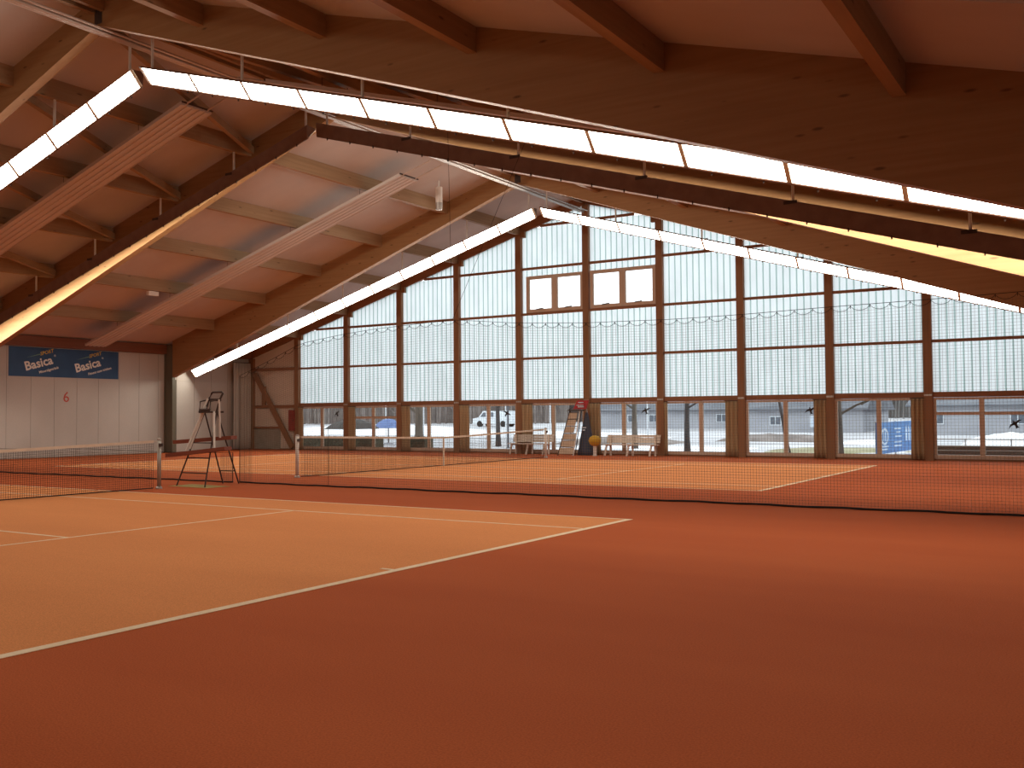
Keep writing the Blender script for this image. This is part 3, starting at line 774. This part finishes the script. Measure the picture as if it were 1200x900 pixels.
# curtains tied beside the posts
def curtain(x0, x1, z0, z1, yc, depth, folds, mat_, label, name='curtain', along=0, group='curtains by the window posts', flare=.0):
    m = MB(); n = folds * 8; rows = 6; vs = []; fs = []
    for j in range(rows + 1):
        t = j / rows
        for side in (0, 1):
            for i in range(n + 1):
                u = i / n; a = x0 + (x1 - x0) * u
                a = a + (a - (x0 + x1) / 2) * flare * (1 - t)
                d = depth * .5 * math.sin(2 * math.pi * folds * u + .7 * math.sin(3 * t)) + (.012 if side else -.012)
                z = z0 + (z1 - z0) * t
                vs.append((a, yc + d, z) if along == 0 else (yc + d, a, z))
    w2 = 2 * (n + 1)
    for j in range(rows):
        for i in range(n):
            for side in (0, 1):
                b = j * w2 + side * (n + 1) + i; fs.append((b, b + 1, b + w2 + 1, b + w2))
        for e in (0, n):
            b = j * w2 + e; fs.append((b, b + n + 1, b + w2 + n + 1, b + w2))
    for j in (0, rows):
        for i in range(n):
            b = j * w2 + i; fs.append((b, b + 1, b + n + 2, b + n + 1))
    m.add(vs, fs)
    o = empty(name, ((x0 + x1) / 2, yc, z0) if along == 0 else (yc, (x0 + x1) / 2, z0), label, 'curtain', group)
    m.build('fabric', mat_, o, True)
    rail = MB()
    if along == 0: rail.tube([(x0 - .03, yc, z1 + .015), (x1 + .03, yc, z1 + .015)], .014, 6)
    else: rail.tube([(yc, x0 - .03, z1 + .015), (yc, x1 + .03, z1 + .015)], .014, 6)
    rail.build('rail', 'dark_steel', o)
CURT = [(1, 1, .30, 'narrow tan curtain beside the red cabinet post'),
        (2, 1, .42, 'tan curtain at the left jamb of the left window with a transom'),
        (3, 1, .46, 'tan curtain at the left jamb of the thick tree window'),
        (4, 1, .50, 'tan curtain at the left jamb of the white van window'),
        (5, 1, .50, 'tan curtain behind the far net post and bench'),
        (6, 1, .46, 'tan curtain above the yellow ball bin'),
        (7, 1, .12, 'thin tan curtain strip right of the long white bench'),
        (8, -1, .46, 'tan curtain left of the second post beyond the bench'),
        (9, -1, .42, 'tan curtain left of the post before the blue sign window'),
        (10, -1, .40, 'tan curtain right of the blue sign outside')]
for (k, sd, w_, lab) in CURT:
    x = POSTS[k]
    a, b = (x + .14, x + .14 + w_) if sd > 0 else (x - .14 - w_, x - .14)
    curtain(a, b, .03, 2.03, YG - .11, .09, 3 if w_ > .2 else 1, 'curtain_tan', lab, flare=.08)
curtain(25.25, 26.35, .05, 4.25, XL + .30, .14, 6, 'tarp_white', 'tall pale plastic curtain gathered in the left corner', 'tarp_curtain', 1, None)

# bird of prey stickers on the panes
def bird(x, z, ang, sc, label):
    pts = [(-.02, .17), (.03, .06), (.16, .10), (.30, .04), (.17, .03), (.05, -.02), (.04, -.12), (.08, -.20), (.0, -.17), (-.07, -.19), (-.04, -.11), (-.06, -.02), (-.18, -.02), (-.31, -.09), (-.18, .05), (-.06, .07)]
    c, s = math.cos(ang), math.sin(ang)
    poly = [(x + sc * (p[0] * c - p[1] * s), z + sc * (p[0] * s + p[1] * c)) for p in pts]
    tag(MB().prism(poly, 1, YG + .008, YG + .0115).build('bird_decal', 'bird_black'), label, 'decal', 'bird stickers')
bird(-13.15, 1.72, .5, .72, 'black bird sticker on the pane above the grey parasol')
bird(-3.72, 1.66, -.6, .75, 'black bird sticker on the pane right of the white van')
bird(2.6, 1.72, .25, .75, 'black bird sticker on the pane above the right white bench')
bird(8.85, 1.68, .2, .75, 'black bird sticker on the pane left of the grey rendered tree window')
bird(15.22, 1.19, .45, .80, 'black bird sticker at the right edge of the view')

# ------------------------------------------------------------------ outdoors
G = -.20
def gz(x, y): return G + max(0, y - 42) * .016
m = MB(); nx, ny = 44, 30; xs = [-110 + 160 * i / nx for i in range(nx + 1)]; ys = [YG + .2 + 105 * (j / ny) ** 1.6 for j in range(ny + 1)]
m.add([(x, y, gz(x, y) + (.04 * math.sin(x * .9) * math.cos(y * .7) if y > 32 else 0)) for y in ys for x in xs],
      [(j * (nx + 1) + i, j * (nx + 1) + i + 1, (j + 1) * (nx + 1) + i + 1, (j + 1) * (nx + 1) + i) for j in range(ny) for i in range(nx)])
struct(m.build('ground', 'asphalt_snow', None, True), 'snow dusted ground outside the windows', 'ground')
def mound(name, x0, x1, y0, y1, h, mat_, label, cat, kind=None, seed=1, group=None):
    rnd = random.Random(seed); m = MB(); n, k = 14, 8; vs = []
    for j in range(k + 1):
        for i in range(n + 1):
            u, v = i / n, j / k
            x = x0 + (x1 - x0) * u; y = y0 + (y1 - y0) * v
            e = (math.sin(math.pi * u) * math.sin(math.pi * v)) ** .45 if 0 < i < n and 0 < j < k else 0
            vs.append((x + rnd.uniform(-.03, .03) * (x1 - x0) / n, y, gz(x, y) - .06 + (h + .06) * e * rnd.uniform(.8, 1.05)))
    fs = [(j * (n + 1) + i, j * (n + 1) + i + 1, (j + 1) * (n + 1) + i + 1, (j + 1) * (n + 1) + i) for j in range(k) for i in range(n)]
    base_i = len(vs); vs += [(v[0], v[1], gz(v[0], v[1]) - .1) for v in vs]
    fs += [tuple(q + base_i for q in reversed(f)) for f in fs]
    m.add(vs, fs)
    return tag(m.build(name, mat_, None, True), label, cat, group, kind)
mound('snow_patch', -11.6, 2.6, 27.6, 35.5, .07, 'snow', 'bright snow lying outside behind the white benches', 'snow', 'stuff', 1)
mound('snow_patch', 2.8, 8.6, 27.6, 33.6, .07, 'snow', 'bright snow outside the window right of the long bench', 'snow', 'stuff', 2)
mound('snow_patch', -9, 2.8, 36.8, 43.2, .10, 'snow', 'farther snow strip behind the thin tree trunks', 'snow', 'stuff', 3)
mound('snow_patch', -50, -27, 56, 63, .85, 'snow', 'long snow bank behind the two parasols', 'snow', 'stuff', 4)
mound('snow_patch', -26.6, -8, 52, 55.8, .45, 'snow', 'snow bank below the parked van', 'snow', 'stuff', 5)
mound('snow_heap', 11.2, 16.6, 42, 48, .75, 'snow', 'white snow heap beyond the railing at the right edge', 'snow', 'stuff', 6)
mound('snow_patch', 4.1, 8.5, 46, 53, .12, 'snow', 'snow strip in front of the grey building', 'snow', 'stuff', 8)
mound('lawn', 3.0, 9.0, 34.5, 44.5, .06, 'grass_winter', 'winter grass around the slender leaning tree', 'grass', 'stuff', 7)
mound('lawn', 9.1, 17, 37.5, 41.9, .05, 'grass_winter', 'winter grass beyond the brown timber terraces', 'grass', 'stuff', 9)
mound('earth_bank', -11.5, -3.6, 43.5, 47.5, .42, 'bush_brown', 'low grey brown earth bank right of the long bench', 'bank', None, 10)
mound('earth_bank', -3.2, 4.0, 49.0, 52.0, .45, 'bush_brown', 'low earth bank in front of the grey building', 'bank', None, 11)

def tree(x, y, r, h, lean, label, mat_, seed, fork=None, group='bare trees outside'):
    rnd = random.Random(seed)
    root = empty('bare_tree', (x, y, G), label, 'tree', group)
    pts = [Vector((x + lean * t + .05 * math.sin(5 * t + seed), y, G - .05 + h * t)) for t in [i / 9 for i in range(10)]]
    rs = [r * (1.25 if i == 0 else 1) * (1 - .75 * i / 9) for i in range(10)]
    MB().tube(pts, rs, 9).build('trunk', mat_, root, True)
    m = MB()
    def branch(p, d, ln, rr, depth):
        q = p + d * ln; mid = p + d * ln * .5 + Vector((rnd.uniform(-.1, .1), rnd.uniform(-.1, .1), rnd.uniform(0, .1))) * ln
        m.tube([p, mid, q], [rr, rr * .75, rr * .5], 5, cap=False)
        if depth:
            for _ in range(3):
                t = rnd.uniform(.4, 1); b = p + (q - p) * t
                nd = (d + Vector((rnd.uniform(-.8, .8), rnd.uniform(-.8, .8), rnd.uniform(-.2, .6)))).normalized()
                branch(b, nd, ln * rnd.uniform(.45, .7), rr * .5, depth - 1)
    z0 = fork if fork else 2.3
    for i in range(7):
        t = (z0 - G + i * (h - z0) / 8) / h
        k = min(8, int(t * 9)); p = pts[k] + (pts[k + 1] - pts[k]) * (t * 9 - k)
        a = rnd.uniform(0, 2 * math.pi) if i else (math.pi * .97 if seed % 2 else .1)
        d = Vector((math.cos(a), .6 * math.sin(a), rnd.uniform(.35, .9))).normalized()
        branch(p, d, h * .22 * rnd.uniform(.7, 1.1), rs[k] * .45, 2)
    m.build('branches', mat_, root)
tree(-14.02, 34, .25, 8, .05, 'thick forked tree trunk above the clipped hedge, left of the van', 'bark', 1, 1.75)
tree(-12.82, 40, .15, 7, .1, 'tree trunk just right of the white van', 'bark_dark', 2, 2.0)
tree(-3.15, 38, .16, 7, .15, 'tree trunk behind the right white bench', 'bark', 3, 1.9)
tree(.55, 36, .14, 7, .0, 'knobbly dark tree trunk right of the long bench', 'bark_dark', 4, 1.9)
tree(5.40, 36, .085, 6.5, -1.3, 'slender dark tree leaning left before the grey building', 'bark_dark', 5, 2.1)
tree(5.05, 42, .075, 6, .0, 'small straight tree standing on the winter grass', 'bark_dark', 6, 1.6)
tree(8.72, 31, .15, 7, .15, 'tree trunk left of the blue sign', 'bark', 8, 1.55)
def bare_pole(x, y, h, r, label):
    o = empty('steel_pole', (x, y, G), label, 'pole', 'steel poles outside')
    MB().tube([(x, y, G), (x, y, h)], r, 8).build('shaft', 'roof_slate', o)
    MB().lathe([(r * 2.2, 0), (r * 2.2, .03), (r, .05)], (x, y, G), 8).build('base_flange', 'roof_slate', o)
    MB().box(x - .3, x + .04, y - .05, y + .05, h, h + .06).build('lamp_head', 'roof_slate', o)
bare_pole(-10.2, 37, 5.0, .06, 'dark lamp pole outside the van window, below the bird sticker')
bare_pole(12.2, 29.0, 4.5, .06, 'grey lamp pole outside the rightmost window')
# clipped hedges
def hedge(x0, x1, y0, y1, h, label, seed):
    rnd = random.Random(seed); m = MB()
    nx, nz, nyy = int((x1 - x0) / .14), 5, 4
    core = MB().box(x0 + .05, x1 - .05, y0 + .05, y1 - .05, G, h - .05)
    o = empty('hedge', ((x0 + x1) / 2, (y0 + y1) / 2, G), label, 'hedge', 'clipped hedges')
    core.build('twigs', 'hedge_green', o)
    for _ in range(int((x1 - x0) * 260)):
        s = rnd.random(); x = rnd.uniform(x0, x1)
        if s < .65: p = Vector((x, y0 + rnd.uniform(-.04, .06), rnd.uniform(G, h)))
        else: p = Vector((x, rnd.uniform(y0, y1), h + rnd.uniform(-.06, .05)))
        a, b = rnd.uniform(0, 6.28), rnd.uniform(-1, 1); e = Vector((math.cos(a), math.sin(a), b)).normalized() * .05
        f = e.cross(Vector((rnd.uniform(-1, 1), rnd.uniform(-1, 1), rnd.uniform(-1, 1)))).normalized() * .03
        m.add([p - e, p + f, p + e, p - f], [(0, 1, 2, 3)])
    lv = m.build('leaves', 'hedge_green', o); lv['kind'] = 'stuff'
hedge(-19.6, -14.1, 30.6, 31.3, .50, 'long clipped hedge outside the two leftmost windows', 1)
hedge(-13.3, -11.75, 31.6, 32.4, .48, 'short clipped hedge at the foot of the thick tree', 2)
# parasols
def parasol(x, y, r, z, mat_, label):
    o = empty('parasol', (x, y, gz(x, y)), label, 'parasol', 'open parasols outside')
    m = MB(); n = 8; vs = [(x, y, z + .58)]; fs = []
    prof = [(.35, .53), (.7, .33), (1.0, 0.0)]
    for (q, h) in prof: vs += [(x + r * q * math.cos(2 * math.pi * i / n + .2), y + r * q * math.sin(2 * math.pi * i / n + .2), z + h) for i in range(n)]
    for i in range(n): fs.append((0, 1 + i, 1 + (i + 1) % n))
    for j in range(2):
        for i in range(n): fs.append((1 + j * n + i, 1 + (j + 1) * n + i, 1 + (j + 1) * n + (i + 1) % n, 1 + j * n + (i + 1) % n))
    b = len(vs); vs += [(v[0], v[1], v[2] - .03) for v in vs]; fs += [tuple(q + b for q in reversed(f)) for f in fs]
    for i in range(n): fs.append((1 + 2 * n + i, b + 1 + 2 * n + i, b + 1 + 2 * n + (i + 1) % n, 1 + 2 * n + (i + 1) % n))
    m.add(vs, fs); m.build('canopy', mat_, o)
    MB().tube([(x, y, gz(x, y)), (x, y, z + .58)], .035, 6).build('pole', 'dark_steel', o)
    MB().lathe([(.3, 0), (.3, .06), (.06, .1)], (x, y, gz(x, y)), 10).build('foot', 'render_grey', o)
    for i in range(n):
        a = 2 * math.pi * i / n + .2
        MB().tube([(x, y, z + .2), (x + .6 * r * math.cos(a), y + .6 * r * math.sin(a), z + .34)], .012, 4).build('rib', 'dark_steel', o)
parasol(-22.2, 38, 1.72, .86, 'parasol_grey', 'dark grey open parasol outside the left windows')
parasol(-22.2, 41.5, 1.0, .86, 'parasol_blue', 'pale blue open parasol behind the dark grey one')
# parked van
vx, vy, vz = -41.9, 80, gz(0, 80) - .02
o = empty('van', (vx + 2.4, vy, vz), 'white van parked far outside behind the thin tree', 'vehicle')
MB().prism([(vx, vz + .35), (vx + 5.0, vz + .35), (vx + 5.0, vz + 1.72), (vx + 1.35, vz + 1.74), (vx + .75, vz + 1.05), (vx, vz + .92)], 1, vy, vy + 1.8).build('body', 'van_white', o)
MB().prism([(vx + .98, vz + 1.1), (vx + 1.7, vz + 1.1), (vx + 1.7, vz + 1.58), (vx + 1.42, vz + 1.58)], 1, vy - .02, vy).build('window', 'window_dark', o)
MB().box(vx + 1.9, vx + 2.7, vy - .02, vy, vz + 1.1, vz + 1.58).build('window', 'window_dark', o)
for x in (vx + .9, vx + 3.9):
    for (a, b) in ((vy - .02, vy + .2), (vy + 1.6, vy + 1.82)):
        m = MB(); m.prism([(x + .34 * math.cos(t * math.pi / 7), vz + .34 + .34 * math.sin(t * math.pi / 7)) for t in range(14)], 1, a, b); m.build('wheel', 'rubber_black', o)
# buildings
def building(x0, x1, y, zw, zr, depth, wins, label, mat_='render_grey'):
    o = empty('building', ((x0 + x1) / 2, y + depth / 2, gz(0, y) - .1), label, 'building', 'low buildings outside')
    z0 = gz(0, y) - .1
    MB().box(x0, x1, y, y + depth, z0, zw).build('wall', mat_, o)
    MB().prism([(y - .5, zw - .02), (y - .5, zw + .08), (y + depth / 2, zr), (y + depth + .5, zw + .08), (y + depth + .5, zw - .02)], 0, x0 - .4, x1 + .4).build('roof', 'roof_slate', o)
    for (a, b, za, zb, mt) in wins:
        w = MB(); w.box(a, b, y - .06, y, za, zb); f = w.build('window', 'van_white', o)
        MB().box(a + .06, (a + b) / 2 - .03, y - .075, y - .06, za + .06, zb - .06).build('pane', mt, f)
        MB().box((a + b) / 2 + .03, b - .06, y - .075, y - .06, za + .06, zb - .06).build('pane', mt, f)
building(-6.5, 2.1, 66, 1.85, 4.6, 9, [(-1.75, -.5, .55, 1.40, 'sign_white'), (-4.8, -3.9, .7, 1.4, 'window_dark')], 'grey rendered building with one pale window and dark roof')
building(-24, -8.6, 74, 1.95, 4.4, 9, [(-20.5, -19.5, .9, 1.6, 'window_dark'), (-18.4, -17.4, .9, 1.6, 'window_dark'), (-12, -11, .9, 1.6, 'window_dark')], 'long grey building far behind the right bench')
building(6.2, 30, 62, 2.0, 3.6, 10, [(7.2, 8.1, .8, 1.6, 'window_dark'), (12.0, 12.9, .8, 1.6, 'window_dark')], 'pale grey long building at the right edge')
# woodland behind everything
def thicket(x0, x1, y, h, n, mat_, label, seed):
    rnd = random.Random(seed); m = MB()
    for i in range(n):
        x = rnd.uniform(x0, x1); yy = y + rnd.uniform(0, 6); hh = h * rnd.uniform(.7, 1.1); z = gz(x, yy) - .1
        m.tube([(x, yy, z), (x + rnd.uniform(-.3, .3), yy, z + hh * .5), (x + rnd.uniform(-.9, .9), yy, z + hh)], [.12, .09, .03], 4, cap=False)
        for _ in range(6):
            t = rnd.uniform(.2, .95); p = Vector((x, yy, z + hh * t)); d = Vector((rnd.uniform(-1, 1), rnd.uniform(-.6, .6), rnd.uniform(.2, 1)))
            m.tube([p, p + d * rnd.uniform(.5, 1.3)], [.05, .015], 3, cap=False)
    o = empty('thicket', ((x0 + x1) / 2, y, gz(0, y)), label, 'woodland')
    b = m.build('stems', mat_, o); b['kind'] = 'stuff'
    mm = MB(); nn = 60; vs = []; fs = []
    for i in range(nn + 1):
        x = x0 + (x1 - x0) * i / nn; z = gz(x, y + 7) - .2
        hh = h * (.75 + .2 * rnd.random())
        vs += [(x, y + 6, z), (x, y + 7.5, z + hh), (x, y + 11, z)]
    for i in range(nn):
        a = 3 * i; fs += [(a, a + 3, a + 4, a + 1), (a + 1, a + 4, a + 5, a + 2)]
    mm.add(vs, fs); mm.build('dense_core', mat_, o)
thicket(-95, -40, 92, 8.5, 200, 'bush_brown', 'bare brown thicket far outside behind parasols and van', 1)
thicket(-48, 40, 112, 11, 200, 'forest_grey', 'dark grey wood behind the low buildings', 2)
# tall white fence posts of the outdoor courts
for i in range(9):
    x = -33 + i * 3.6; y = 50
    o = MB().tube([(x, y, gz(x, y)), (x, y, 3.2)], .045, 6)
    tag(o.build('fence_post', 'van_white'), ['leftmost', 'second', 'third', 'fourth', 'fifth', 'sixth', 'seventh', 'eighth', 'rightmost'][i] + ' of the white fence posts far outside', 'post', 'white fence posts outside')
# blue sponsor sign with frame
A, B = Vector((10.25, 30.5, 0)), Vector((10.78, 35.5, 0))
o = empty('sponsor_sign', tuple((A + B) / 2 + Vector((0, 0, .0))), 'blue banner sign with white emblem and lettering outside, right windows', 'sign')
d = (B - A).normalized(); nrm = Vector((d.y, -d.x, 0))
def on(u, z, e=0): p = A + (B - A) * u + nrm * e; return (p.x, p.y, z)
m = MB(); m.hexa([on(0, .0, 0), on(1, .05, 0), on(1, .05, -.03), on(0, .0, -.03), on(0, 1.20, 0), on(1, 1.25, 0), on(1, 1.25, -.03), on(0, 1.20, -.03)])
m.build('board', 'sign_blue', o)
def bar(u0, u1, z0, z1): 
    q = MB(); q.hexa([on(u0, z0, .001), on(u1, z0, .001), on(u1, z0, .006), on(u0, z0, .006), on(u0, z1, .001), on(u1, z1, .001), on(u1, z1, .006), on(u0, z1, .006)])
    q.build('print_mark', 'sign_white', o)
ring = MB()
for i in range(20):
    a0, a1 = 2 * math.pi * i / 20, 2 * math.pi * (i + 1) / 20
    for (ra, rb) in ((.24, .33),):
        P4 = [on(.19 + ra * .28 * math.cos(a), .66 + ra * math.sin(a), .004) for a in (a0, a1)] + [on(.19 + rb * .28 * math.cos(a), .66 + rb * math.sin(a), .004) for a in (a1, a0)]
        ring.add(P4, [(0, 1, 2, 3)])
ring.build('emblem', 'sign_white', o)
bar(.155, .175, .50, .90); bar(.20, .22, .48, .86)
for (u0, u1, z) in ((.10, .28, .25), (.12, .26, .14), (.43, .60, .92), (.48, .58, .78), (.45, .62, .62), (.42, .62, .40), (.42, .62, .25)): bar(u0, u1, z, z + .055)
for u in (.74, .81, .88):
    q = MB(); q.add([on(u - .025, .80, .004), on(u + .025, .80, .004), on(u, 1.10, .004)], [(0, 1, 2)]); q.build('print_mark', 'sign_white', o); bar(u - .02, u + .02, .45, .76)
for u in (.02, .5, .98): MB().tube([on(u, G, -.06), on(u, 1.25, -.06)], .03, 6).build('post', 'grey_steel', o)
tag(MB().box(10.5, 13.2, 31.5, 35.0, G, G + .06).build('ground_mat', 'mat_blue'), 'flat blue mat on the ground below the blue sign', 'mat')
o = empty('white_container', (10.75, 36.9, G), 'white box container behind the right end of the blue sign', 'container')
MB().box(10.45, 11.2, 36.6, 37.4, G, 1.12).build('body', 'van_white', o)
MB().box(10.42, 11.23, 36.57, 37.43, 1.12, 1.20).build('lid', 'van_white', o)
# timber terraces and railing on the right
for i in range(3):
    o = empty('timber_terrace', (14.6, 29.0 + i * .55, G), ['lowest', 'middle', 'topmost'][i] + ' brown timber terrace outside the rightmost window', 'terrace', 'timber terraces')
    for j in range(2):
        MB().box(12.4, 18.5, 28.9 + i * .55 + j * .26, 29.14 + i * .55 + j * .26, .05 + i * .14, .09 + i * .14).build('tread_board', 'dark_timber', o)
    MB().box(12.4, 18.5, 28.9 + i * .55, 28.94 + i * .55, G, .05 + i * .14).build('riser_board', 'dark_timber', o)
o = empty('railing', (14.8, 31.2, G), 'thin pale metal railing above the timber terraces', 'railing')
for z in (.58, .34): MB().tube([(11.6, 31.2, z), (19.5, 31.2, z)], .022, 6).build('rail', 'grey_steel', o)
for i in range(6): MB().tube([(11.7 + i * 1.5, 31.2, G), (11.7 + i * 1.5, 31.2, .6)], .022, 6).build('upright', 'grey_steel', o)
